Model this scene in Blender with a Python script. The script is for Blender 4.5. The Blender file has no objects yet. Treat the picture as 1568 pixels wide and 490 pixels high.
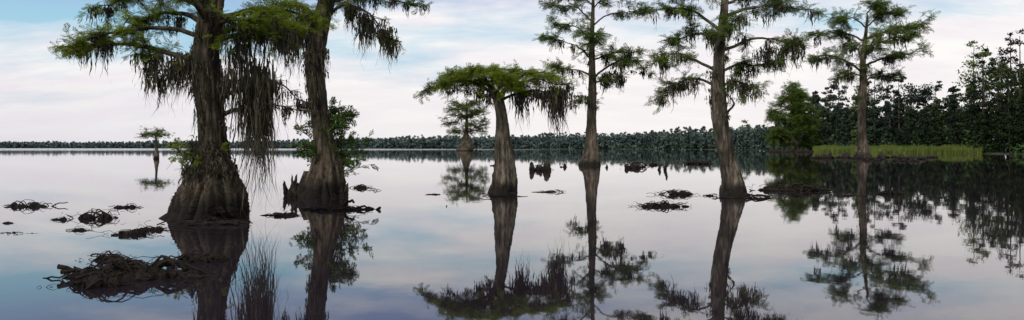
import bpy, math
import numpy as np
from mathutils import Vector
rng = np.random.default_rng(7)
sc = bpy.context.scene
F = 1230.7; CX = 784.0; HY = 226.0; CAMH = 1.8
def dist(yb): return CAMH*F/(yb-HY)

# ---------------------------------------------------------------- camera
cam = bpy.data.cameras.new("camera"); co = bpy.data.objects.new("camera", cam)
sc.collection.objects.link(co); sc.camera = co
co.location = (0,0,CAMH); co.rotation_euler = (math.radians(90),0,0)
cam.sensor_width = 36; cam.lens = 36*F/1568.0; cam.shift_y = -19/1568.0
cam.clip_start = 0.1; cam.clip_end = 20000

# ---------------------------------------------------------------- node helpers
class NT:
    def __init__(s, nt): s.nt=nt; s.n=nt.nodes; s.l=nt.links
    def new(s,t,**k):
        n=s.n.new(t)
        for a,b in k.items(): setattr(n,a,b)
        return n
    def link(s,a,b): s.l.new(a,b)
    def math(s,op,a,b=None,clamp=False):
        n=s.n.new("ShaderNodeMath"); n.operation=op; n.use_clamp=clamp
        for i,v in enumerate((a,b)):
            if v is None: continue
            if isinstance(v,(int,float)): n.inputs[i].default_value=v
            else: s.l.new(v,n.inputs[i])
        return n.outputs[0]
    def mix(s,f,a,b):
        n=s.n.new("ShaderNodeMix"); n.data_type='RGBA'
        for idx,v in ((0,f),(6,a),(7,b)):
            if isinstance(v,(int,float)): n.inputs[idx].default_value=v
            elif isinstance(v,tuple): n.inputs[idx].default_value=(v+(1,))[:4]
            else: s.l.new(v,n.inputs[idx])
        return n.outputs[2]
    def ramp(s,f,stops):
        n=s.n.new("ShaderNodeValToRGB"); cr=n.color_ramp
        while len(cr.elements)<len(stops): cr.elements.new(0.5)
        for e,(p,c) in zip(cr.elements,stops):
            e.position=p; e.color=(c+(1,))[:4] if isinstance(c,tuple) else (c,c,c,1)
        s.l.new(f,n.inputs[0]); return n.outputs[0]
def newmat(name):
    m=bpy.data.materials.new(name); m.use_nodes=True; m.node_tree.nodes.clear()
    t=NT(m.node_tree); o=t.new("ShaderNodeOutputMaterial"); return m,t,o
def noise(t,vec,scale,detail=4,rough=0.55):
    n=t.new("ShaderNodeTexNoise"); n.inputs["Scale"].default_value=scale
    n.inputs["Detail"].default_value=detail; n.inputs["Roughness"].default_value=rough
    if vec is not None: t.link(vec,n.inputs["Vector"])
    return n.outputs[0]
def mapping(t,vec,scale):
    m=t.new("ShaderNodeMapping"); m.inputs["Scale"].default_value=scale; t.link(vec,m.inputs["Vector"]); return m.outputs[0]

def mat_leaf(name,dark,mid,light,nscale,transl=0.35,attr=False,rnd=0.5):
    m,t,o=newmat(name)
    tc=t.new("ShaderNodeTexCoord"); g=t.new("ShaderNodeNewGeometry")
    n=noise(t,tc.outputs["Object"],nscale,3)
    f=t.math('ADD',t.math('MULTIPLY',n,1.3),t.math('MULTIPLY',g.outputs["Random Per Island"],rnd))
    f=t.math('SUBTRACT',f,0.15+rnd*0.5)
    col=t.ramp(f,[(0.1,dark),(0.5,mid),(0.9,light)])
    if attr:
        a=t.new("ShaderNodeAttribute"); a.attribute_name="tint"
        mx=t.new("ShaderNodeMix"); mx.data_type='RGBA'; mx.blend_type='MULTIPLY'; mx.inputs[0].default_value=1
        t.link(col,mx.inputs[6]); t.link(a.outputs["Color"],mx.inputs[7]); col=mx.outputs[2]
    p=t.new("ShaderNodeBsdfPrincipled"); p.inputs["Roughness"].default_value=0.6
    p.inputs["Specular IOR Level"].default_value=0.12
    t.link(col,p.inputs["Base Color"])
    if transl<=0:
        t.link(p.outputs[0],o.inputs[0]); return m
    tr=t.new("ShaderNodeBsdfTranslucent"); t.link(col,tr.inputs["Color"])
    ms=t.new("ShaderNodeMixShader"); ms.inputs[0].default_value=transl
    t.link(p.outputs[0],ms.inputs[1]); t.link(tr.outputs[0],ms.inputs[2]); t.link(ms.outputs[0],o.inputs[0])
    return m
def mat_bark(name,dark,light,scale,wet=0.5,zs=0.18,moss=(0.030,0.036,0.018)):
    m,t,o=newmat(name)
    tc=t.new("ShaderNodeTexCoord"); ob=tc.outputs["Object"]
    v=mapping(t,ob,(1,1,zs))
    n1=noise(t,v,scale*9,6,0.65); n2=noise(t,ob,scale*1.3,4)
    c=t.ramp(n1,[(0.36,dark),(0.66,light)])
    c=t.mix(t.ramp(n2,[(0.42,0.0),(0.62,0.8)]),c,moss)
    n3=noise(t,v,scale*2.2,3)
    c=t.mix(t.ramp(n3,[(0.35,0.75),(0.6,0.0)]),c,(dark[0]*0.5,dark[1]*0.5,dark[2]*0.5))
    sx=t.new("ShaderNodeSeparateXYZ"); t.link(ob,sx.inputs[0])
    w=t.math('ADD',sx.outputs[2],t.math('MULTIPLY',n2,-wet*0.8))
    wf=t.ramp(w,[(0.0,1.0),(min(0.95,wet*0.7),0.0)])
    c=t.mix(t.math('MULTIPLY',wf,0.88),c,(0.008,0.006,0.005))
    p=t.new("ShaderNodeBsdfPrincipled"); t.link(c,p.inputs["Base Color"]); p.inputs["Roughness"].default_value=0.9; p.inputs["Specular IOR Level"].default_value=0.2
    b=t.new("ShaderNodeBump"); b.inputs["Strength"].default_value=1.0; b.inputs["Distance"].default_value=0.07/scale
    t.link(n1,b.inputs["Height"]); t.link(b.outputs[0],p.inputs["Normal"]); t.link(p.outputs[0],o.inputs[0])
    return m
M_BARKA=mat_bark("cypress_bark_dark",(0.014,0.010,0.007),(0.15,0.115,0.085),1.0,wet=0.7)  # darker bark tones for the two left-hand trees
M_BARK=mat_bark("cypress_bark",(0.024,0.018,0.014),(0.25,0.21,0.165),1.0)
M_BARKFAR=mat_bark("cypress_bark_far",(0.028,0.020,0.015),(0.19,0.15,0.115),0.4)
M_TWIG=mat_bark("dead_twigs",(0.006,0.004,0.003),(0.048,0.034,0.024),3.0,wet=0.05,moss=(0.014,0.011,0.008))
M_LEAF=mat_leaf("cypress_needles",(0.060,0.095,0.008),(0.17,0.235,0.018),(0.29,0.35,0.035),1.1,0.52)
M_LEAFMID=mat_leaf("cypress_needles_b",(0.040,0.072,0.014),(0.105,0.175,0.026),(0.19,0.26,0.04),0.6,0.52)
M_MOSS=mat_leaf("spanish_moss",(0.022,0.020,0.012),(0.066,0.062,0.042),(0.14,0.135,0.095),1.5,0.35)
M_SHRUB=mat_leaf("shrub_leaves",(0.020,0.048,0.008),(0.055,0.105,0.018),(0.12,0.18,0.03),2.5,0.4)
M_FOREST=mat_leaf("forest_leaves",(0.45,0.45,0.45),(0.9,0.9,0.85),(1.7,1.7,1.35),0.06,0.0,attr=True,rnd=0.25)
M_REED=mat_leaf("marsh_reeds",(0.055,0.085,0.015),(0.105,0.14,0.03),(0.17,0.20,0.05),0.12,0.25)

# ---------------------------------------------------------------- mesh helpers
class MB:
    def __init__(s): s.V=[];s.Fq=[];s.M=[];s.S=[];s.n=0;s.T=[]
    def add(s,V,Fq,mat,smooth=False,tint=None):
        V=np.asarray(V,float).reshape(-1,3); Fq=np.asarray(Fq).reshape(-1,4)
        s.V.append(V); s.Fq.append(Fq+s.n); s.n+=len(V)
        s.M.append(np.full(len(Fq),mat)); s.S.append(np.full(len(Fq),smooth))
        if tint is None: tint=np.ones((len(Fq),3))
        s.T.append(np.broadcast_to(tint,(len(Fq),3)))
    def build(s,name,mats,loc=(0,0,0),tint=False,parent=None):
        V=np.concatenate(s.V);Q=np.concatenate(s.Fq).astype(np.int32);M=np.concatenate(s.M);S=np.concatenate(s.S)
        me=bpy.data.meshes.new(name); me.vertices.add(len(V)); me.vertices.foreach_set("co",V.astype(np.float32).ravel())
        me.loops.add(Q.size); me.loops.foreach_set("vertex_index",Q.ravel())
        me.polygons.add(len(Q)); me.polygons.foreach_set("loop_start",np.arange(len(Q),dtype=np.int32)*4)
        me.polygons.foreach_set("material_index",M.astype(np.int32)); me.polygons.foreach_set("use_smooth",S.astype(bool))
        for m in mats: me.materials.append(m)
        if tint:
            a=me.attributes.new("tint",'FLOAT_COLOR','FACE'); T=np.concatenate(s.T)
            a.data.foreach_set("color",np.concatenate([T,np.ones((len(T),1))],1).astype(np.float32).ravel())
        me.update(calc_edges=True)
        o=bpy.data.objects.new(name,me); o.location=loc; sc.collection.objects.link(o)
        if parent: o.parent=parent
        return o
def nrm(v): return v/np.maximum(np.linalg.norm(v,axis=-1,keepdims=True),1e-9)
def tubes(P,R,ns=4,disp=None):
    """P (N,k,3) R (N,k) -> verts, quads"""
    N,k,_=P.shape
    T=np.gradient(P,axis=1); T=nrm(T)
    tot=nrm(P[:,-1]-P[:,0]); ref=np.where(np.abs(tot[:,2:3])>0.7,np.array([[1.,0,0]]),np.array([[0,0,1.]]))
    ref=np.broadcast_to(ref[:,None,:],P.shape)
    U=nrm(np.cross(T,ref)); W=np.cross(T,U)
    a=np.arange(ns)/ns*2*np.pi
    r=R[:,:,None]*np.ones(ns) if disp is None else R[:,:,None]*disp
    V=P[:,:,None,:]+r[...,None]*(np.cos(a)[None,None,:,None]*U[:,:,None,:]+np.sin(a)[None,None,:,None]*W[:,:,None,:])
    base=(np.arange(N)*k*ns)[:,None,None]; i=np.arange(k-1)[None,:,None]*ns; j=np.arange(ns)[None,None,:]; j2=(j+1)%ns
    Q=np.stack([base+i+j,base+i+j2,base+i+ns+j2,base+i+ns+j],-1)
    return V.reshape(-1,3),Q.reshape(-1,4)
def resample(pts,n):
    pts=np.array(pts,float); m=len(pts)
    if m<3:
        t=np.linspace(0,1,n)[:,None]; return pts[0]*(1-t)+pts[-1]*t
    ext=np.vstack([2*pts[0]-pts[1],pts,2*pts[-1]-pts[-2]])
    u=np.linspace(0,m-1-1e-6,n); i=u.astype(int); f=(u-i)[:,None]
    p0,p1,p2,p3=ext[i],ext[i+1],ext[i+2],ext[i+3]
    return 0.5*((2*p1)+(-p0+p2)*f+(2*p0-5*p1+4*p2-p3)*f**2+(-p0+3*p1-3*p2+p3)*f**3)
def branches(B,D,L,k=5,droop=0.2,wig=0.08):
    N=len(B); t=np.linspace(0,1,k)[None,:,None]; L=np.asarray(L).reshape(N,1,1)
    P=B[:,None,:]+D[:,None,:]*L*t
    P[:,:,2]-= (droop*L*t**2)[:,:,0]
    w=rng.normal(0,1,(N,k,3))*L*wig*t; return P+np.cumsum(w,1)*0.6
def make_spray(nl,ang,ll,wd,droop=0.25):
    q=[]
    for i in range(nl):
        t=(i+0.6)/nl; side=1 if i%2 else -1
        l=ll*(0.55+0.9*math.sin(math.pi*min(1,t*0.9+0.08)))*rng.uniform(0.75,1.2)
        a=math.radians(ang+rng.uniform(-14,14))*side
        dx,dy=math.cos(a),math.sin(a); z=-droop*t*t; dz=rng.uniform(-0.45,0.15)
        b=np.array([t,0,z]); tip=b+l*np.array([dx,dy,dz]); mid=b+0.5*l*np.array([dx,dy,dz*0.7]); n=np.array([-dy,dx,0])*wd*0.5
        q+= [b,mid+n,tip,mid-n]
    w=0.012
    q+=[np.array([0,-w,0]),np.array([0,w,0]),np.array([1,0.004,-droop]),np.array([1,-0.004,-droop])]
    return np.array(q)
SPR=[make_spray(20,48,0.30,0.065) for _ in range(4)]
BROAD=[make_spray(9,50,0.42,0.20,0.15) for _ in range(3)]
def sprays(mb,P,D,S,mat,tpl=SPR,tilt=0.5):
    N=len(P); X=nrm(D); Z=nrm(np.array([0,0,1.])+rng.normal(0,tilt,(N,3))); Y=nrm(np.cross(Z,X)); Z=np.cross(X,Y)
    which=rng.integers(0,len(tpl),N); S=np.asarray(S)
    for k,tp in enumerate(tpl):
        I=which==k; n=I.sum()
        if n==0: continue
        V=P[I][:,None,:]+S[I][:,None,None]*(tp[None,:,0:1]*X[I][:,None,:]+tp[None,:,1:2]*Y[I][:,None,:]+tp[None,:,2:3]*Z[I][:,None,:])
        mb.add(V,np.arange(n*len(tp)).reshape(-1,4),mat)
def strands(mb,B,L,W,mat,k=8,wob=0.05):
    N=len(B); t=np.linspace(0,1,k)[None,:]
    P=np.repeat(B[:,None,:],k,1); L=np.asarray(L)
    P[:,:,2]-=L[:,None]*t
    wd=np.cumsum(rng.normal(0,1,(N,k,2)),1)*(L[:,None,None]*wob*0.6+wob*0.15)
    P[:,:,:2]+=wd*t[...,None]
    a=rng.uniform(0,np.pi,(N,k)).cumsum(1)*0.35; prof=(0.5+0.9*np.sin(np.pi*np.minimum(1,t*0.8+0.12)))*(1.02-t)*rng.uniform(0.4,1.6,(N,k))
    h=np.asarray(W)[:,None]*prof*0.5
    off=np.stack([np.cos(a)*h,np.sin(a)*h,np.zeros_like(h)],-1)
    V=np.stack([P-off,P+off],2)
    base=(np.arange(N)*k*2)[:,None]; i=np.arange(k-1)[None,:]*2
    mb.add(V,np.stack([base+i,base+i+1,base+i+3,base+i+2],-1),mat)

class Tree:
    def __init__(s,xc,yb,far=False):
        s.xc=xc;s.yb=yb;s.d=dist(yb);s.s=s.d/F;s.mb=MB();s.pts=[];s.far=far;s.dens=1.0;s.md=1.0
    def p(s,x,y,dep=0): return np.array([(x-s.xc)*s.s,dep*s.s,(s.yb-y)*s.s])
    def trunk(s,prof,ns=48,nr=90,flute=0.16,nfl=7,deep=1.0,rs=0.93):
        prof=[(q[0],q[1],q[2]*rs) for q in prof]
        P=[s.p(q[0],q[1],q[3] if len(q)>3 else 0) for q in prof]; R=np.array([[q[2]*s.s,0,0] for q in prof])
        x0=prof[0]; P=[s.p(x0[0],s.yb+18*deep)]+P; R=np.vstack([[x0[2]*s.s*1.08,0,0],R])
        PP=resample(P,nr);RR=np.abs(resample(R,nr)[:,0])
        hh=PP[:,2]; H=max(prof[0][2]*s.s*3.2,1e-3)
        wob=np.stack([np.sin(hh/H*2.3+1)*0.06,np.cos(hh/H*1.7)*0.06,np.zeros(nr)],-1)*RR[:,None]*3; PP=PP+wob*(hh[:,None]>0)
        a=np.arange(ns)/ns*2*np.pi; A=np.exp(-np.maximum(hh,0)/H)[:,None]
        ph=rng.uniform(0,6.28,6)
        tw=hh[:,None]/H*0.35
        fl=np.abs(np.sin((a[None,:]+tw)*nfl/2+ph[0]))*0.9+np.sin((a[None,:]+tw)*3+ph[1])*0.35+np.sin(a[None,:]*2+ph[2]+tw)*0.3
        ridge=rng.normal(0,1,ns); ridge2=rng.normal(0,1,ns); mixr=0.5+0.5*np.sin(hh/H*4)[:,None]
        lump=np.sin(hh[:,None]/H*5+a*2+ph[3])*np.sin(hh[:,None]/H*9+a*3+ph[4])
        disp=1+flute*(0.35+0.75*A)*(fl-0.55)+0.05*(ridge*mixr+ridge2*(1-mixr))+0.06*lump+rng.normal(0,0.02,(nr,ns))
        V,Q=tubes(PP[None],RR[None],ns,disp[None]); s.mb.add(V,Q,0,True); s.axis=PP; s.rad=RR
    def limb(s,pts,r,nsub=9,sl=34,ntw=5,tl=20,nsp=7,sp=13,up=0.12,start=0.3,droop=0.25,moss=0,ml=(15,45),leafy=1.0,dep=0):
        nsub=int(round(nsub*s.dens)); moss=int(round(moss*s.md)); droop=droop*0.8
        k=16; pts=[s.p(q[0],q[1],(q[2] if len(q)>2 else dep*i/(len(pts)-1))) for i,q in enumerate(pts)]
        P=resample(pts,k); tt=np.linspace(0,1,k); S=s.s
        P[1:-1]+=np.cumsum(rng.normal(0,1.1*S,(k-2,3)),0)*0.7
        R=r*0.85*S*(1-0.85*tt)
        V,Q=tubes(P[None],R[None],7 if not s.far else 5); s.mb.add(V,Q,0,True)
        ldir=nrm(P[-1]-P[0])
        def pick(Pp,n,lo,hi=1.0):
            u=rng.uniform(lo,hi,n)*(Pp.shape[0]-1-1e-6); i=u.astype(int); f=(u-i)[:,None]
            return Pp[i]*(1-f)+Pp[i+1]*f,u/(Pp.shape[0]-1)
        B,u=pick(P,nsub,start); B[-1]=P[-1]; u[-1]=1
        az=rng.uniform(0,2*np.pi,nsub); D=np.stack([np.cos(az),np.sin(az)*0.85,np.zeros(nsub)],-1)*0.9+ldir*np.array([1,1,0.3])*0.75
        D[:,2]+=rng.normal(up,0.26,nsub); D=nrm(D)
        L=sl*S*rng.uniform(0.4,1.3,nsub)*(1.1-0.4*u)
        SB=branches(B,D,L,6,droop,0.09); V,Q=tubes(SB,np.linspace(1,0.25,6)[None]*np.full((nsub,1),max(0.17*r,0.7)*S),4); s.mb.add(V,Q,0)
        n=nsub*ntw; idx=np.repeat(np.arange(nsub),ntw); uu=rng.uniform(0.15,1,n)*4.999; i=uu.astype(int); f=(uu-i)[:,None]
        B2=SB[idx,i]*(1-f)+SB[idx,i+1]*f; D2=nrm(D[idx]*0.6+rng.normal(0,0.7,(n,3))*np.array([1,1,0.45])+np.array([0,0,up*0.5]))
        TW=branches(B2,D2,tl*S*rng.uniform(0.5,1.3,n),5,droop*1.2,0.09)
        V,Q=tubes(TW,np.linspace(1,0.4,5)[None]*np.full((n,1),0.5*S),3); s.mb.add(V,Q,0)
        if leafy>0 and nsp>0:
            m=int(n*nsp*leafy*0.82); ix=rng.integers(0,n,m); uu=rng.uniform(0.05,1,m)*3.999; i=uu.astype(int); f=(uu-i)[:,None]
            B3=TW[ix,i]*(1-f)+TW[ix,i+1]*f+rng.normal(0,2.2*S,(m,3))*np.array([1,1,0.6])
            D3=D2[ix]*0.6+rng.normal(0,0.7,(m,3))*np.array([1,1,0.35]); D3[:,2]-=0.08
            sprays(s.mb,B3,D3,sp*S*rng.uniform(0.5,1.2,m),1)
        if moss:
            src=np.concatenate([SB.reshape(-1,3),P[4:]]); c=src[rng.integers(0,len(src),moss)]
            for cc in c: s.beard(cc,rng.uniform(*ml)*S)
    def beard(s,c,L,n=None,w=None):
        S=s.s; n=n or rng.integers(10,20); g=rng.normal(0,1,(n,2))*(L*0.05+2.0*S)*(w or 1)
        B=np.repeat(c[None],n,0); B[:,:2]+=g; B[:,2]+=rng.uniform(-0.12,0.05,n)*L
        LL=L*rng.uniform(0.3,1.0,n)*np.exp(-np.abs(g).sum(1)/(L*0.4+4*S))
        strands(s.mb,B,LL,np.full(n,1.9*S),2,10,0.05)
    def mossband(s,x0,x1,y,n,l0,l1,dep=(-8,8),ys=5,w=None):
        for _ in range(n):
            s.beard(s.p(rng.uniform(x0,x1),y+rng.uniform(-ys,ys),rng.uniform(*dep)),rng.uniform(l0,l1)*s.s,None,w)
    def trunkmoss(s,y0,y1,n,l0,l1):
        """clumps of moss clinging to the trunk"""
        for _ in range(n):
            y=rng.uniform(y0,y1); h=(s.yb-y)*s.s; i=int(np.argmin(np.abs(s.axis[:,2]-h))); a=rng.uniform(0,2*np.pi)
            c=s.axis[i]+s.rad[i]*1.05*np.array([math.cos(a),math.sin(a),0]); s.beard(c,rng.uniform(l0,l1)*s.s,12)
    def done(s,leaf,name="bald_cypress_tree",bark=None):
        return s.mb.build(name,[bark or (M_BARKFAR if s.far else M_BARK),leaf,M_MOSS],((s.xc-CX)*s.s,s.d,0))

# ================================================================ TREE A (big, left)
A=Tree(308,334); A.dens=1.35; A.md=1.3
A.trunk([(306,334,56),(308,312,53),(313,285,45),(318,258,33),(322,228,23),(323,180,20),(320,130,22),(318,80,20),(324,30,18),(330,-20,16),(335,-120,12),(338,-240,4)],ns=96,nr=170,flute=0.24,nfl=9)
L=A.limb
L([(315,95),(270,86),(220,74),(170,72),(118,76)],6,14,34,5,20,7,13,0.05,0.3,moss=12,ml=(25,75),dep=-30)
L([(318,62),(270,45),(215,50),(165,60),(135,80)],5,13,34,5,20,7,13,0.1,0.35,moss=8,ml=(20,60),dep=-60)
L([(322,22),(270,-6),(205,-8),(150,10)],7,12,36,5,22,7,14,0.1,0.25,moss=6,ml=(20,60),dep=25)
L([(320,40),(280,18),(230,15),(185,30)],6,12,34,5,20,7,13,0.1,0.3,moss=7,ml=(20,60),dep=60)
L([(315,122),(290,100),(262,104),(238,120)],4,7,24,4,15,1,12,0,0.3,moss=11,ml=(30,80),dep=-15,leafy=0.8)
L([(328,62),(370,55),(412,62),(452,50)],5,12,34,5,20,6,13,0.1,0.25,moss=14,ml=(25,80),dep=-25)
L([(325,32),(380,14),(432,12),(470,30)],6,12,36,5,20,6,13,0.1,0.25,moss=10,ml=(20,70),dep=30)
L([(326,40),(365,30),(400,35),(430,20)],5,11,34,5,20,6,13,0.1,0.25,moss=10,ml=(20,60),dep=-70)
L([(343,174),(365,168),(386,170),(415,158),(462,170)],4.5,10,26,5,18,0,1,0.1,0.4,moss=8,ml=(15,40),dep=-10,leafy=0)
L([(340,150),(372,133),(398,122),(432,132),(462,166)],4,10,28,5,20,0,1,0.0,0.4,moss=8,ml=(20,60),dep=12,leafy=0)
L([(330,-10),(390,-50),(460,-70)],7,8,45,5,24,5,15,0.2,0.2,moss=6,dep=-50)
L([(330,-30),(250,-60),(170,-80)],7,8,45,5,24,5,15,0.2,0.2,moss=6,dep=50)
L([(332,-60),(370,-110),(420,-150)],6,6,45,5,24,5,15,0.2,0.2,dep=80)
L([(334,-90),(300,-140),(240,-170)],6,6,45,5,24,5,15,0.2,0.2,dep=-70)
L([(337,-170),(340,-220),(350,-270)],5,6,50,5,24,5,15,0.2,0.1,dep=10)
L([(322,60),(325,40),(330,20)],6,9,40,5,22,5,14,0.1,0.35,dep=120,moss=5)
L([(322,40),(320,15),(318,0)],6,9,40,5,22,5,14,0.1,0.35,dep=-110,moss=5)
A.mossband(370,410,110,24,80,200,(-14,14),35)
A.mossband(374,408,115,20,170,250,(-10,10),25,w=0.45)
A.mossband(340,368,95,12,50,140,(-20,12),30)
A.mossband(262,300,90,14,50,115,(-20,10),12)
A.mossband(225,262,95,8,30,90,(-20,10),12)
A.mossband(350,470,50,16,30,100,(-30,30),15)
A.trunkmoss(20,190,46,25,75)
for yy,rr,n,l in ((232,25,150,48),(255,33,150,45),(215,22,90,35)):
    a=rng.uniform(0,2*np.pi,n); c=A.p(320,yy); B=c+np.stack([np.cos(a)*rr*A.s*rng.uniform(0.98,1.25,n),np.sin(a)*rr*A.s*rng.uniform(0.98,1.25,n),rng.normal(0,5*A.s,n)],-1)
    strands(A.mb,B,rng.uniform(0.3,1,n)*l*A.s,np.full(n,2.6*A.s),2,8,0.14)
def tuft(T,x,y,dep,n,ln,sz,mat=3,tpl=BROAD,up=0.7,spr=0.8):
    B=np.repeat(T.p(x,y,dep)[None],n,0); D=nrm(rng.normal(0,spr,(n,3))+np.array([0,0,up]))
    P=branches(B,D,ln*T.s*rng.uniform(0.5,1,n),6,0.15,0.08); V,Q=tubes(P,np.linspace(1,.3,6)[None]*np.full((n,1),0.9*T.s),3); T.mb.add(V,Q,0)
    m=n*5; ix=rng.integers(0,n,m); i=rng.integers(2,6,m)
    sprays(T.mb,P[ix,i],D[ix]*0.5+rng.normal(0,0.6,(m,3)),sz*T.s*rng.uniform(0.6,1.3,m),mat,tpl,0.6)
tuft(A,292,240,-18,9,26,9,1); tuft(A,277,232,-5,6,26,8,1); tuft(A,340,232,-10,5,16,7,1); tuft(A,318,255,-36,4,18,7,1)
# dead twigs bristling from the shoulder
n=60; a=rng.uniform(0,2*np.pi,n); B=A.p(318,240)+np.stack([np.cos(a)*28*A.s,np.sin(a)*28*A.s,rng.normal(0,14*A.s,n)],-1)
P=branches(B,nrm(np.stack([np.cos(a),np.sin(a),rng.normal(0.3,0.5,n)],-1)),rng.uniform(12,38,n)*A.s,8,0.7,0.1); V,Q=tubes(P,np.linspace(1,.3,8)[None]*np.full((n,1),0.6*A.s),3); A.mb.add(V,Q,0)
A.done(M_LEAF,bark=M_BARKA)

# ================================================================ TREE B
Bt=Tree(490,300); Bt.dens=1.2; Bt.md=1.5
Bt.trunk([(487,300,38),(491,280,33),(495,258,25),(496,235,18.5),(493,200,14.5),(490,170,13.5),(486,110,14.5),(488,60,15),(497,10,13),(505,-40,11),(515,-160,5)],ns=72,nr=140,flute=0.26,nfl=9)
L=Bt.limb
L([(488,72),(465,50),(440,38),(412,36)],4,11,28,5,17,7,12,0.1,0.3,moss=8,ml=(20,60),dep=-15)
L([(494,30),(460,8),(425,0),(395,12)],5,12,30,5,18,7,12,0.1,0.25,moss=7,ml=(20,60),dep=20)
L([(490,50),(470,30),(450,50),(438,72)],4,9,22,4,14,7,11,0.0,0.3,moss=5,ml=(20,60),dep=-35)
L([(498,25),(530,8),(568,22),(598,62)],3.5,10,22,4,13,2,10,-0.05,0.35,moss=18,ml=(20,60),dep=-10)
L([(500,5),(545,-8),(590,-4),(632,4)],4,12,24,5,14,6,11,0.05,0.3,moss=6,ml=(20,50),dep=10)
L([(503,-20),(560,-50),(620,-60)],5,7,36,5,20,5,14,0.1,0.2,moss=5,dep=-40)
L([(503,-30),(450,-60),(400,-70)],5,7,36,5,20,5,14,0.1,0.2,moss=5,dep=40)
L([(510,-90),(540,-130),(580,-150)],4,6,36,5,20,5,14,0.1,0.2,dep=50)
L([(512,-120),(480,-150),(440,-180)],4,6,36,5,20,5,14,0.1,0.2,dep=-50)
L([(495,10),(500,-10),(505,-20)],4,7,32,5,20,5,13,0.1,0.3,dep=90)
L([(495,10),(500,-10),(505,-20)],4,7,32,5,20,5,13,0.1,0.3,dep=-90)
Bt.mossband(553,566,24,7,60,105,(-5,5)); Bt.mossband(575,602,45,8,30,62,(-5,5)); Bt.mossband(452,478,50,10,40,90,(-14,5)); Bt.mossband(476,505,85,10,30,80,(-16,-8),30)
Bt.mossband(385,440,30,12,30,110,(-20,20),10); Bt.trunkmoss(10,170,30,20,55)
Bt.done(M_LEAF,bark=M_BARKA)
S=Tree(512,298)
for (x,y,n,ln) in ((500,262,10,60),(515,270,12,70),(505,240,12,60),(525,262,9,55),(486,250,7,50),(520,225,12,62),(508,215,12,58)):
    tuft(S,x,y,-14,n,ln,11,1,BROAD,1.0,0.55)
for (x,y,n) in ((540,185,9),(515,170,10),(500,185,8),(470,205,6),(545,235,5),(525,195,10),(480,225,6)): tuft(S,x,y,-8,n,26,10,1,BROAD,0.4,0.8)
S.done(M_SHRUB,"wax_myrtle_shrub")

# ================================================================ TREE C (umbrella)
C=Tree(768,295); C.dens=1.2
C.trunk([(768,295,20.5),(769,275,19),(771,245,15),(772,215,12),(770,185,9.5),(766,165,8.5),(762,152,8),(757,146,6.5)],ns=56,nr=110,flute=0.2,nfl=7)
L=C.limb; kw=dict(droop=0.34,start=0.25)
L([(764,156),(745,138),(715,126),(685,128),(658,138)],3.6,12,20,5,13,8,10,0.04,moss=3,ml=(10,25),dep=-10,**kw)
L([(762,150),(745,120),(720,110),(688,114)],3.2,12,20,5,13,8,10,0.04,dep=18,**kw)
L([(766,152),(785,128),(825,118),(866,130)],3.6,13,20,5,13,8,10,0.03,moss=4,ml=(15,40),dep=-8,**kw)
L([(766,154),(790,138),(820,130),(848,136)],3,10,18,5,12,7,9,0.03,moss=6,ml=(15,45),dep=20,**kw)
L([(760,150),(758,120),(770,107),(805,108)],3.5,12,22,5,13,8,10,0.02,dep=5,**kw)
L([(758,148),(742,125),(740,109),(730,108)],3,12,22,5,13,8,10,0.02,dep=-15,**kw)
L([(760,148),(765,125),(770,118),(775,116)],3,10,22,5,13,7,10,0.02,dep=60,**kw)
L([(760,148),(765,130),(770,120),(765,118)],3,10,22,5,13,7,10,0.02,dep=-60,**kw)
L([(760,148),(790,120),(820,110),(840,112)],3,12,20,5,13,8,10,0.02,dep=40,**kw)
L([(760,148),(730,128),(705,120),(690,124)],3,12,20,5,13,8,10,0.02,dep=-45,**kw)
L([(757,146),(750,148),(752,158),(748,160)],3.5,4,10,3,8,2,8,0,leafy=0.3)
C.mossband(843,862,138,14,60,120,(-4,4)); C.mossband(793,806,140,7,40,85,(-6,6)); C.mossband(808,840,140,10,18,60,(-6,6)); C.mossband(725,750,140,8,12,42,(-6,6)); C.mossband(680,720,138,7,8,24,(-6,6))
C.done(M_LEAF)

# ================================================================ TREE D
D=Tree(903,253,True); D.dens=1.35; D.md=1.3
D.trunk([(901,253,16.5),(903,243,13),(905,218,9.5),(907,180,7.6),(907,140,6.6),(906,100,5.2),(907,60,4),(908,20,3),(908,-40,1.2)],ns=40,nr=90,flute=0.22)
L=D.limb
for pts,r,n,dp,ms in (([(907,118),(880,106),(852,104)],2.2,7,-10,2),([(907,120),(935,102),(962,96),(992,112)],2.4,10,-8,8),([(907,128),(930,120),(952,118)],1.8,6,15,5),
    ([(906,90),(880,66),(838,54)],2.0,9,8,2),([(906,92),(935,84),(966,82)],2,8,-14,4),([(907,60),(880,42),(850,36)],1.8,8,-12,1),([(907,40),(935,24),(980,16)],1.8,9,6,1),
    ([(907,35),(880,14),(842,4)],1.8,9,10,1),([(908,12),(925,-5),(950,-8)],1.5,8,-8,0),([(908,10),(890,-8),(860,-10)],1.5,8,4,0),([(908,-15),(909,-30),(910,-42)],1.2,8,4,0),
    ([(907,70),(909,60),(911,50)],1.6,6,45,1),([(907,70),(905,60),(902,55)],1.6,6,-45,1),([(906,150),(892,154),(884,158)],1.4,3,0,3)):
    L(pts,r,n,19,5,12,6,9.5,0.08,0.2,0.12,moss=ms,ml=(10,32),dep=dp)
D.mossband(922,948,112,7,20,45,(-5,5)); D.mossband(960,992,108,5,8,20); D.mossband(880,892,150,4,8,22); D.trunkmoss(90,170,8,10,30)
D.done(M_LEAFMID)

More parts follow.
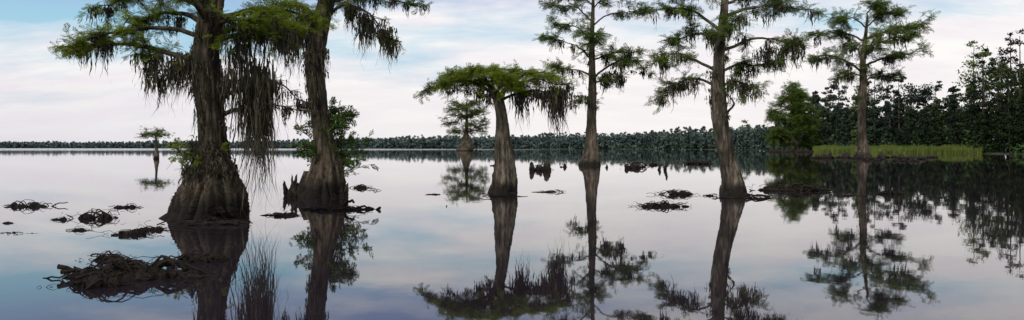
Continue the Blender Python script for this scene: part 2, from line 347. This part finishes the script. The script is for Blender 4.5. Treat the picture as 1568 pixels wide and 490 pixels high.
# ================================================================ TREE E
E=Tree(1121,297); E.dens=1.3; E.md=1.4
E.trunk([(1122,297,21),(1120,280,17.5),(1116,250,14),(1108,210,12.6),(1102,170,11.8),(1098,130,10.5),(1100,90,8.5),(1106,50,7),(1110,10,6),(1112,-60,4),(1112,-130,1.5)],ns=56,nr=130,flute=0.22)
L=E.limb
for pts,r,n,dp,ms in (([(1107,52),(1070,24),(1035,14),(1010,16)],3.5,11,-10,4),([(1109,25),(1160,10),(1205,14),(1240,20)],3.5,14,-8,4),([(1104,78),(1150,60),(1185,62),(1212,72)],3.2,13,-20,9),
    ([(1100,110),(1060,88),(1030,80),(1012,92)],3.2,11,-10,6),([(1098,132),(1065,118),(1040,128),(1022,148)],2.8,10,10,8),([(1100,112),(1135,96),(1165,98),(1190,90)],3,11,20,9),
    ([(1105,62),(1065,50),(1035,58)],3,10,25,5),([(1099,140),(1122,122),(1142,132),(1150,145)],2.2,6,-8,8),([(1110,5),(1150,-12),(1200,-10)],3,10,15,2),([(1110,0),(1070,-15),(1030,-12)],3,10,-10,2),
    ([(1112,-40),(1150,-70),(1180,-75)],2.5,8,-30,0),([(1112,-50),(1080,-80),(1050,-85)],2.5,8,30,0),([(1112,-100),(1115,-125),(1120,-140)],2,8,5,0),([(1103,70),(1105,50),(1108,40)],2.5,9,70,3),([(1103,70),(1105,50),(1108,40)],2.5,9,-70,4)):
    L(pts,r,n,24,5,15,6,10.5,0.08,0.25,0.18,moss=ms,ml=(15,50),dep=dp)
L([(1108,175),(1122,160),(1118,148),(1128,135)],2.5,4,10,3,8,0,8,0,leafy=0)
E.mossband(1160,1200,75,9,20,50); E.mossband(1020,1050,130,8,15,40); E.mossband(1120,1150,128,7,20,45); E.trunkmoss(70,180,18,15,40)
E.done(M_LEAFMID)

# ================================================================ TREE F
Ft=Tree(1320,240,True); Ft.dens=1.35; Ft.md=1.3
Ft.trunk([(1320,240,13),(1320,232,9.5),(1320,215,7),(1320,180,6),(1321,130,5.5),(1322,95,4.5),(1325,60,3),(1328,25,1.5)],ns=32,nr=70,flute=0.24)
L=Ft.limb
for pts,r,n,dp,ms in (([(1321,112),(1295,92),(1268,84),(1248,90)],2.4,10,-10,5),([(1322,102),(1355,86),(1398,78)],2.4,10,-10,5),([(1324,62),(1285,50),(1258,54)],2,9,8,3),([(1325,60),(1370,44),(1414,34)],2.2,12,5,3),
    ([(1326,42),(1300,26),(1275,34)],1.6,9,-8,1),([(1326,42),(1350,20),(1385,18)],1.8,11,10,1),([(1327,28),(1330,16),(1340,12)],1.5,9,0,0),([(1321,125),(1345,112),(1362,118)],1.8,6,5,6),([(1322,118),(1302,112),(1285,120)],1.6,6,-5,5),
    ([(1323,90),(1325,70),(1328,60)],2,8,60,2),([(1323,90),(1325,70),(1328,60)],2,8,-60,2),([(1324,70),(1360,62),(1385,58)],2,9,-20,3)):
    L(pts,r,n,20,5,13,6,9.5,0.08,0.25,0.12,moss=ms,ml=(10,32),dep=dp)
Ft.trunkmoss(90,150,6,10,25)
Ft.done(M_LEAFMID)

# ================================================================ small far trees G, H, I
G=Tree(713,231,True)
G.trunk([(712,231,13),(713,222,11),(713,212,6),(714,200,2.8),(715,180,2),(715,152,0.7)],ns=24,nr=40,flute=0.15)
for y,w in ((202,22),(190,26),(178,24),(168,20),(158,14)):
    for sgn in (-1,1): G.limb([(714,y+4),(714+sgn*w*0.5,y),(714+sgn*w,y+rng.uniform(-3,3))],0.9,7,10,4,7,5,7,0.05,0.2,0.1,dep=rng.uniform(-10,10),moss=1,ml=(4,10))
    G.limb([(714,y+4),(714,y),(714,y)],0.9,6,10,4,7,5,7,0.05,0.4,0.1,dep=rng.choice([-20,20]))
G.done(M_LEAFMID)
H=Tree(238,243,True)
H.trunk([(238,243,4.5),(239,236,3.6),(240,225,2),(239,212,1.5),(238,203,0.8)],ns=20,nr=30,flute=0.15)
for pts in ([(239,214),(230,208),(221,209)],[(239,213),(246,207),(251,206)],[(239,208),(234,203),(226,201)],[(238,207),(243,202),(248,201)],[(238,210),(238,205),(238,202)]):
    H.limb(pts,0.8,6,7,4,5,5,5,0.05,0.3,0.1,dep=rng.uniform(-8,8))
H.done(M_LEAFMID)
I=Tree(1214,232,True)
I.trunk([(1214,232,7),(1214,222,4),(1214,200,3),(1213,170,2),(1212,145,1)],ns=20,nr=40,flute=0.15)
for y,w in ((216,26),(208,30),(199,32),(190,33),(181,31),(172,28),(162,24),(152,18),(144,9)):
    for sgn in (-1,1): I.limb([(1214,y+6),(1214+sgn*w*0.5,y),(1214+sgn*w*rng.uniform(0.8,1),y+rng.uniform(-5,7))],1.4,8,14,4,9,6,8,0.1,0.1,0.1,dep=rng.uniform(-18,18),moss=1,ml=(4,14))
    I.limb([(1214,y+4),(1214,y),(1214,y)],1.2,8,13,4,9,6,8,0.1,0.4,0.1,dep=rng.choice([-26,26]))
I.done(M_LEAFMID)

# ================================================================ driftwood, root mats, knees
def locate(x,y): d=dist(y); return np.array([(x-CX)*d/F,d,0.0]),d/F
def root_mat(x,yb,w,h,n=60,name="floating_root_mat",twig=1.0,thick=1.0,asp=0.45):
    o,s=locate(x,yb); mb=MB(); W=w*s*0.5; Hh=h*s
    k=9; t=np.linspace(0,1,k)[None,:,None]
    c=rng.normal(0,0.42,(n,2))*np.array([W,W*asp]); c=np.clip(c,[-W,-W*asp],[W,W*asp])
    Ln=W*rng.uniform(0.3,1.1,n); a=rng.normal(0,0.6,n)+np.where(rng.random(n)<0.5,0,np.pi)
    dv=np.stack([np.cos(a),np.sin(a)*0.6,np.zeros(n)],-1)
    P=np.concatenate([c,np.zeros((n,1))],1)[:,None,:]+dv[:,None,:]*(t-0.5)*Ln[:,None,None]
    ed=np.clip(1-(np.abs(c[:,0])/W)**2,0.1,1)
    P[:,:,2]=(np.sin(np.pi*t[:,:,0])**0.8)*(Hh*ed*rng.uniform(0.0,0.8,n))[:,None]-0.015+rng.uniform(-0.9,0.9,n)[:,None]*Hh*(t[:,:,0]-0.5)
    P+=np.cumsum(rng.normal(0,1,P.shape),1)*(0.03*Ln)[:,None,None]
    R=(rng.uniform(0.3,1.7,n)**2.2*0.014*W*thick)[:,None]*(1-0.55*t[:,:,0])
    R=np.clip(R,0.3*s,None)
    V,Q=tubes(P,R,5); mb.add(V,Q,0,True)
    for _ in range(max(5,int(n/6))):
        cx,cy=rng.normal(0,0.4)*W,rng.normal(0,0.3)*W*asp; l=W*rng.uniform(0.15,0.42); hh=Hh*rng.uniform(0.2,0.6)*max(0.2,1-(cx/W)**2)
        kk=12; tt=np.linspace(-1,1,kk); ang=rng.normal(0,0.35)
        Pp=np.stack([cx+tt*l*math.cos(ang),cy+tt*l*math.sin(ang),np.full(kk,-0.1*hh)+rng.normal(0,0.08,kk)*hh+rng.normal(0,0.45)*hh*tt],-1)
        Rr=np.sqrt(np.clip(1-tt**2,0.01,1))*hh
        V,Q=tubes(Pp[None],Rr[None],10,1+rng.normal(0,0.22,(1,kk,10))); mb.add(V,Q,0,False)
    m=int(n*0.7*twig)
    if m:
        B=np.stack([rng.normal(0,0.5,m)*W,rng.normal(0,0.4,m)*W*asp,rng.uniform(0,0.5,m)*Hh],-1)
        Dd=nrm(rng.normal(0,1,(m,3))*np.array([1.2,0.6,0.6])+np.array([0,0,0.35]))
        P=branches(B,Dd,W*rng.uniform(0.1,0.35,m),6,0.7,0.09); V,Q=tubes(P,np.linspace(1,.3,6)[None]*np.full((m,1),max(0.4*s,0.004)),3); mb.add(V,Q,0)
    return mb.build(name,[M_TWIG],tuple(o))
root_mat(205,424,185,38,130); root_mat(150,438,84,34,50,twig=3); root_mat(300,400,110,18,50); root_mat(165,398,70,18,24,twig=2)
root_mat(148,334,72,20,34); root_mat(200,359,84,13,30); root_mat(120,353,50,6,14); root_mat(190,318,60,7,16); root_mat(38,316,80,12,16,twig=1.5); root_mat(92,337,40,7,10)
root_mat(20,357,60,3,10); root_mat(8,342,30,5,8); root_mat(232,352,50,12,14,twig=2)
root_mat(515,321,120,9,45); root_mat(430,330,70,8,18); root_mat(320,343,130,9,40,asp=0.7); root_mat(455,297,45,16,26)
root_mat(1012,316,84,12,44); root_mat(1036,298,64,11,34); root_mat(1085,300,30,4,10); root_mat(1150,303,90,4,20); root_mat(1214,292,104,14,50); root_mat(1364,297,66,8,26); root_mat(1190,290,40,12,20)
root_mat(665,298,34,3,10); root_mat(838,294,56,4,14); root_mat(770,301,60,4,16); root_mat(552,288,40,8,14,twig=2); root_mat(1300,300,60,3,10)
# low dark logs and knots out in the middle of the lake
root_mat(972,256,38,10,30,thick=2.0); root_mat(1068,251,44,6,24,thick=2.0); root_mat(1000,253,24,6,14,thick=2.0); root_mat(828,260,36,12,26,thick=2.0)
M_KNEE=mat_bark("knee_bark",(0.010,0.007,0.006),(0.075,0.055,0.04),1.2,wet=0.3)
def knee(x,yb,w,h,name="cypress_knee",n=3,rnd=0.7):
    o,s=locate(x,yb); mb=MB(); w=w*0.85
    for i in range(n):
        cx=(rng.uniform(-0.5,0.5)*w*s if n>1 else 0); cy=rng.uniform(-0.4,0.4)*w*s; hh=h*s*rng.uniform(0.35,1)**1.5 if i else h*s; r=w*s*(0.27 if n>1 else 0.45)*rng.uniform(0.6,1.1)
        k=10; t=np.linspace(0,1,k); P=np.stack([cx+rng.normal(0,0.15)*hh*t,cy+rng.normal(0,0.1)*hh*t,-0.15*hh+1.15*hh*t],-1)+np.cumsum(rng.normal(0,0.03*hh,(k,3)),0)
        R=r*(1-t)**rnd*(0.9)+r*0.08
        R[-1]=r*0.03
        V,Q=tubes(P[None],R[None],12,1+rng.normal(0,0.2,(1,1,12))+rng.normal(0,0.12,(1,k,12))); mb.add(V,Q,0,False)
    return mb.build(name,[M_KNEE],tuple(o))
knee(827,261,30,17,n=6,rnd=0.5); knee(860,256,15,6,n=3,rnd=0.5); knee(972,258,30,7,n=4,rnd=0.5); knee(1012,260,12,17,n=2,rnd=0.5); knee(1075,251,30,4,n=4,rnd=0.5); knee(928,257,10,5,n=2,rnd=0.5)
knee(452,299,26,34,n=8); knee(446,303,18,20,n=5); knee(528,300,22,18,n=4); knee(1140,301,16,10,n=3); knee(755,254,20,3,n=3); knee(733,232,14,4,n=2)
for x,w,h in ((1252,18,8),(1270,22,9),(1292,26,8),(1312,20,10),(1335,30,9),(1362,24,8),(1385,26,9),(1408,30,8),(1425,16,6)):
    knee(x,241+rng.uniform(0,3),w,h,n=7)
for x in (1185,1200,1222,1240): knee(x,233,16,7,n=5)
for x in (1342,1378,1400): knee(x,247,26,4,n=5)

def dead_branch(x,yb,w,h,n=5):
    o,s=locate(x,yb); mb=MB(); B=np.stack([rng.uniform(-.5,.5,n)*w*s,rng.uniform(-.2,.2,n)*w*s,np.full(n,-0.03)],-1)
    D_=nrm(np.stack([rng.normal(0.4,0.8,n),rng.normal(0,0.3,n),np.full(n,0.8)],-1)); P=branches(B,D_,h*s*rng.uniform(0.8,1.6,n),9,0.8,0.06)
    V,Q=tubes(P,np.linspace(1,.3,9)[None]*np.full((n,1),0.55*s),4); mb.add(V,Q,0,True); mb.build("dead_branch",[M_TWIG],tuple(o))
dead_branch(68,440,16,24,3); dead_branch(35,318,60,12,8); dead_branch(566,292,20,14,6); dead_branch(130,430,60,36,14); dead_branch(240,362,30,12,4); dead_branch(700,300,20,6,3); dead_branch(680,316,10,8,2)

# ================================================================ shoreline, land, forest
SX=np.array([-2400,-900,0,400,560,650,800,900,1000,1100,1170,1215,1250,1300,1400,1500,1600,1800,2400.])
SD=np.array([2300,2400,2400,1900,1500,1350,1200,1050,880,720,580,470,380,335,280,235,205,170,140.])
def shore(x): return np.interp(x,SX,SD)
def wpos(x,d): return np.stack([(x-CX)/F*d,d],-1)
xs=np.concatenate([np.arange(-2400,400,40),np.arange(400,2401,12)]).astype(float); n=len(xs)
dd=shore(xs)*(1+0.012*np.sin(xs*0.05)+0.01*np.sin(xs*0.13))
mb=MB(); rows=[]
for off,z in ((-1.0,-0.3),(2,0.25),(12,0.5),(60,0.8),(900,2.0),(4000,4.0)):
    p=wpos(xs,dd+off); rows.append(np.concatenate([p,np.full((n,1),z)],1))
V=np.stack(rows,0); i=np.arange(len(rows)-1)[:,None]*n; j=np.arange(n-1)[None]
mb.add(V,np.stack([i+j,i+j+1,i+n+j+1,i+n+j],-1),0,True)
m,t,o=newmat("bank_soil"); tc=t.new("ShaderNodeTexCoord"); c=t.ramp(noise(t,tc.outputs["Object"],0.15,6),[(0.35,(0.02,0.024,0.012)),(0.65,(0.055,0.065,0.025))])
p=t.new("ShaderNodeBsdfPrincipled"); t.link(c,p.inputs["Base Color"]); p.inputs["Roughness"].default_value=0.95; t.link(p.outputs[0],o.inputs[0])
mb.build("ground",[m])

fb=MB(); trunksP=[];trunksR=[]
def leafcloud(C,R,nq,q,tint,flat=0.45):
    b=len(C); u=nrm(rng.normal(0,1,(b,nq,3))); rad=rng.uniform(0.3,1.15,(b,nq,1)); P=(C[:,None,:]+u*rad*R[:,None,:]).reshape(-1,3)
    a=nrm(rng.normal(0,1,P.shape)); c=nrm(np.cross(a,rng.normal(0,1,P.shape))); sz=q*rng.uniform(0.5,1.35,(len(P),1))
    a=a*sz; c=c*sz*flat
    V=np.stack([P-a,P+c,P+a,P-c],1)
    light=np.clip(0.9+0.45*(u*rad)[...,2].reshape(-1,1),0.4,1.4)  # top light and underside shade painted into each clump's tint
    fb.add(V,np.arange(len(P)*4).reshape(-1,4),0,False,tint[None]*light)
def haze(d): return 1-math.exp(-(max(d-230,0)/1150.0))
HC=np.array([0.125,0.180,0.200])  # pale blue distance haze, painted into the forest's leaf tint
GR=np.array([[0.016,0.030,0.009],[0.028,0.048,0.012],[0.010,0.020,0.008],[0.070,0.105,0.024]])
def ftree(x,d,h,kind,near):
    X,Y=wpos(np.array(float(x)),d); base=0.4
    q=max(0.42,d*(0.0017 if d<600 else 0.0013))
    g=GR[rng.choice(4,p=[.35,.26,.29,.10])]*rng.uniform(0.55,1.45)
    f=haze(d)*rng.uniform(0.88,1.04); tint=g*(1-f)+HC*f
    if kind=='pine':
        # loblolly pine: irregular crown of separate clumps carried high, rounded ragged top
        w=h*rng.uniform(0.10,0.15); nb=24 if near else 8; tt=np.sort(rng.uniform(0.22,1,nb)); tt[-1]=1
        env=np.where(tt>0.62,np.sqrt(np.clip(1-((tt-0.62)/0.42)**2,0.05,1)),0.55+0.45*tt/0.62)
        r=w*env*rng.uniform(0.25,0.6,nb)+0.3
        a=rng.uniform(0,6.28,nb); off=w*env*rng.uniform(0.2,1.2,nb)
        C_=np.stack([X+np.cos(a)*off,Y+np.sin(a)*off,base+h*tt*0.97],-1); R_=np.stack([r,r,r*0.5],-1); nq=44
    else:
        w=h*rng.uniform(0.17,0.27); nb=26 if near else 8; tt=rng.uniform(0.10,0.96,nb)
        wid=w*np.sin(np.pi*np.clip(tt,0.1,0.93)**0.9)
        a=rng.uniform(0,6.28,nb); r=w*rng.uniform(0.22,0.5,nb); o_=rng.uniform(0.4,0.95,nb)
        C_=np.stack([X+np.cos(a)*wid*o_,Y+np.sin(a)*wid*o_,base+h*tt],-1); R_=np.stack([r,r,r*0.62],-1); nq=48
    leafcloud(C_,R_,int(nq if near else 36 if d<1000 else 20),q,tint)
    if d<600:
        k=5; tt=np.linspace(0,0.95,k); trunksP.append(np.stack([X+rng.normal(0,.15,k),Y+rng.normal(0,.15,k),tt*h],-1)); trunksR.append((0.012*h)*(1-0.85*tt))
x=-1500.0
while x<2300:
    d0=float(shore(x)); near=d0<480
    wave=1+0.08*math.sin(x*0.031)+0.05*math.sin(x*0.083+1)
    for row in range(5 if near else 3):
        d=d0*1.0+6+row*(9 if near else 22)+rng.uniform(-3,3)
        h=(rng.uniform(16,21)+row*1.2)*wave+(rng.uniform(1,4) if rng.random()<0.08 else 0)
        if near: h=rng.uniform(14,22)+row*1.3+(rng.uniform(4,10) if rng.random()<0.20 else 0)
        if x>1480: h+=5
        if row==0 and near: h*=rng.uniform(0.3,0.7)
        kind='pine' if rng.random()<((0.65 if row>0 else 0.15) if near else 0.12) or (near and h>27) else 'dec'
        if x<500: h*=0.85
        ftree(x+rng.uniform(-4,4),d,h,kind,near)
    x+= (4.2 if near else 5.5 if d0<1000 else 7.0)/d0*F*rng.uniform(0.6,1.4)
# understorey: fills beneath the crowns right down to the bank
ux=np.concatenate([rng.uniform(1200,2300,3200),rng.uniform(-1500,500,2000),rng.uniform(500,1250,3200)])
for xx in ux:
    d0=float(shore(xx)); nr_=d0<480; top=14.0 if nr_ else (12.0 if xx<500 else 15.0)
    z=rng.uniform(0.5,top); d=d0+rng.uniform(1,14)+(z*2.4 if nr_ else rng.uniform(0,30)); X,Y=wpos(np.array(xx),d); f=haze(d)
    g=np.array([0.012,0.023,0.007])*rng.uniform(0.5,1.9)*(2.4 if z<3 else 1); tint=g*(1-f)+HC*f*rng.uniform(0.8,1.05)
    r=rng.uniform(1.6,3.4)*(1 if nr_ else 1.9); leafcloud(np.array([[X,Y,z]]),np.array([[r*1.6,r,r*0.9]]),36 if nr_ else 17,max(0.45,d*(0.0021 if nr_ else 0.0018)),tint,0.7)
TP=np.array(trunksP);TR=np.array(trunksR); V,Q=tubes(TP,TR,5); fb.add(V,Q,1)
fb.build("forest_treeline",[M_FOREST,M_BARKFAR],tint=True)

# marsh reeds in front of right bank
mb=MB(); nR=26000
rx=rng.uniform(1246,1504,nR); fr=rng.uniform(0,1,nR)**0.8; d0=np.interp(rx,[1246,1300,1400,1504],[318,300,262,232]); d=d0+fr*np.interp(rx,[1246,1504],[45,12])
pp=wpos(rx,d); zb=fr[:,None]*1.2-0.05; hgt=zb[:,0]+rng.uniform(1.2,2.1,nR)*(0.9+0.10*np.sin(rx*0.13)+0.06*np.sin(rx*0.41)); wv=rng.uniform(0.06,0.2,nR)
a=rng.uniform(0,np.pi,nR); ox=np.stack([np.cos(a),np.sin(a)],-1)*wv[:,None]; lean=rng.normal(0,0.3,(nR,2))
b0=np.concatenate([pp-ox,zb-1.2*fr[:,None]],1); b1=np.concatenate([pp+ox,zb-1.2*fr[:,None]],1)
t1=np.concatenate([pp+lean+ox*0.15,hgt[:,None]],1); t0=np.concatenate([pp+lean-ox*0.15,hgt[:,None]],1)
mb.add(np.stack([b0,b1,t1,t0],1),np.arange(nR*4).reshape(-1,4),0); mb.build("marsh_grass",[M_REED])

# ================================================================ water
m,t,o=newmat("lake_water"); tc=t.new("ShaderNodeTexCoord"); ob=tc.outputs["Object"]
n1=noise(t,mapping(t,ob,(1,0.6,1)),1.2,3); n2=noise(t,mapping(t,ob,(1,0.5,1)),0.12,2)
hgt=t.math('ADD',t.math('MULTIPLY',n1,0.35),n2)
b=t.new("ShaderNodeBump"); b.inputs["Strength"].default_value=1.0; b.inputs["Distance"].default_value=0.004; t.link(hgt,b.inputs["Height"])
p=t.new("ShaderNodeBsdfPrincipled"); p.inputs["Base Color"].default_value=(0.016,0.012,0.016,1); p.inputs["IOR"].default_value=1.47
p.inputs["Specular Tint"].default_value=(1.0,0.93,1.0,1)
# a light breeze roughens the open water far out to the left
sx=t.new("ShaderNodeSeparateXYZ"); t.link(ob,sx.inputs[0])
fy=t.math('MULTIPLY',t.math('SUBTRACT',sx.outputs[1],350.0),1/500.0,True); fx=t.math('MULTIPLY',t.math('SUBTRACT',120.0,sx.outputs[0]),1/200.0,True)
rg=t.math('ADD',t.math('MULTIPLY',t.math('MULTIPLY',fy,fx),0.11),0.02); t.link(rg,p.inputs["Roughness"])
t.link(b.outputs[0],p.inputs["Normal"]); t.link(p.outputs[0],o.inputs[0])
mb=MB(); mb.add([(-9000,-600,0),(9000,-600,0),(9000,9000,0),(-9000,9000,0)],[[0,1,2,3]],0); mb.build("lake_water",[m])

# ================================================================ sky + sun
w=bpy.data.worlds.new("World"); sc.world=w; w.use_nodes=True; w.node_tree.nodes.clear(); t=NT(w.node_tree)
out=t.new("ShaderNodeOutputWorld"); bg=t.new("ShaderNodeBackground"); bg.inputs[1].default_value=0.1; t.link(bg.outputs[0],out.inputs[0])
SE,SR=36,217
sky=t.new("ShaderNodeTexSky"); sky.sky_type='NISHITA'; sky.sun_disc=False; sky.sun_elevation=math.radians(SE); sky.sun_rotation=math.radians(SR); sky.air_density=1.0; sky.dust_density=1.5
tc=t.new("ShaderNodeTexCoord"); sx=t.new("ShaderNodeSeparateXYZ"); t.link(tc.outputs["Generated"],sx.inputs[0])
z=t.math('MAXIMUM',sx.outputs[2],0.0); zz=t.math('ADD',z,0.22)
cb=t.new("ShaderNodeCombineXYZ"); t.link(t.math('DIVIDE',sx.outputs[0],zz),cb.inputs[0]); t.link(t.math('DIVIDE',sx.outputs[1],zz),cb.inputs[1])
v=mapping(t,cb.outputs[0],(1.0,2.0,1.0))
c1=noise(t,v,1.3,8,0.6); c2=noise(t,v,0.45,3)
cover=t.math('ADD',t.math('MULTIPLY',c1,0.95),t.math('MULTIPLY',c2,0.55))
cover=t.math('ADD',cover,t.math('MULTIPLY',sx.outputs[0],0.28))
cover=t.math('ADD',cover,t.ramp(z,[(0.0,0.48),(0.07,0.34),(0.14,0.07),(0.21,0.04)]))
mask=t.ramp(cover,[(0.66,0.0),(0.95,1.0)])
c3=noise(t,v,2.4,6,0.6)
ccol=t.ramp(c3,[(0.33,(9.0,8.4,8.9)),(0.62,(10.0,9.8,9.6))])
hz=t.ramp(z,[(0.0,1.0),(0.12,0.0)])
hcol=t.mix(t.math('MULTIPLY',t.math('ADD',sx.outputs[0],0.55),1.6,True),(7.0,6.8,7.4),(9.4,8.9,8.8))
ccol=t.mix(t.math('MULTIPLY',hz,0.75),ccol,hcol)
blue=t.ramp(z,[(0.0,(0.62,0.65,0.78)),(0.08,(0.52,0.72,0.86)),(0.145,(0.38,0.67,0.85)),(0.175,(0.38,0.54,0.80)),(0.21,(0.33,0.42,0.74))])
vm=t.new("ShaderNodeVectorMath"); vm.operation='SCALE'; vm.inputs[3].default_value=10.0; t.link(blue,vm.inputs[0])
skyc=t.mix(0.85,sky.outputs[0],vm.outputs[0])
col=t.mix(mask,skyc,ccol); t.link(col,bg.inputs[0])
sun=bpy.data.lights.new("sun",'SUN'); sun.energy=2.7; sun.angle=math.radians(6); sun.color=(1.0,0.92,0.78)
so=bpy.data.objects.new("sun",sun); sc.collection.objects.link(so)
e,r=math.radians(SE),math.radians(SR); dv=Vector((math.sin(r)*math.cos(e),math.cos(r)*math.cos(e),math.sin(e)))
so.rotation_euler=dv.to_track_quat('Z','Y').to_euler()
sc.view_settings.view_transform='Standard'; sc.view_settings.look='None'; sc.view_settings.exposure=0
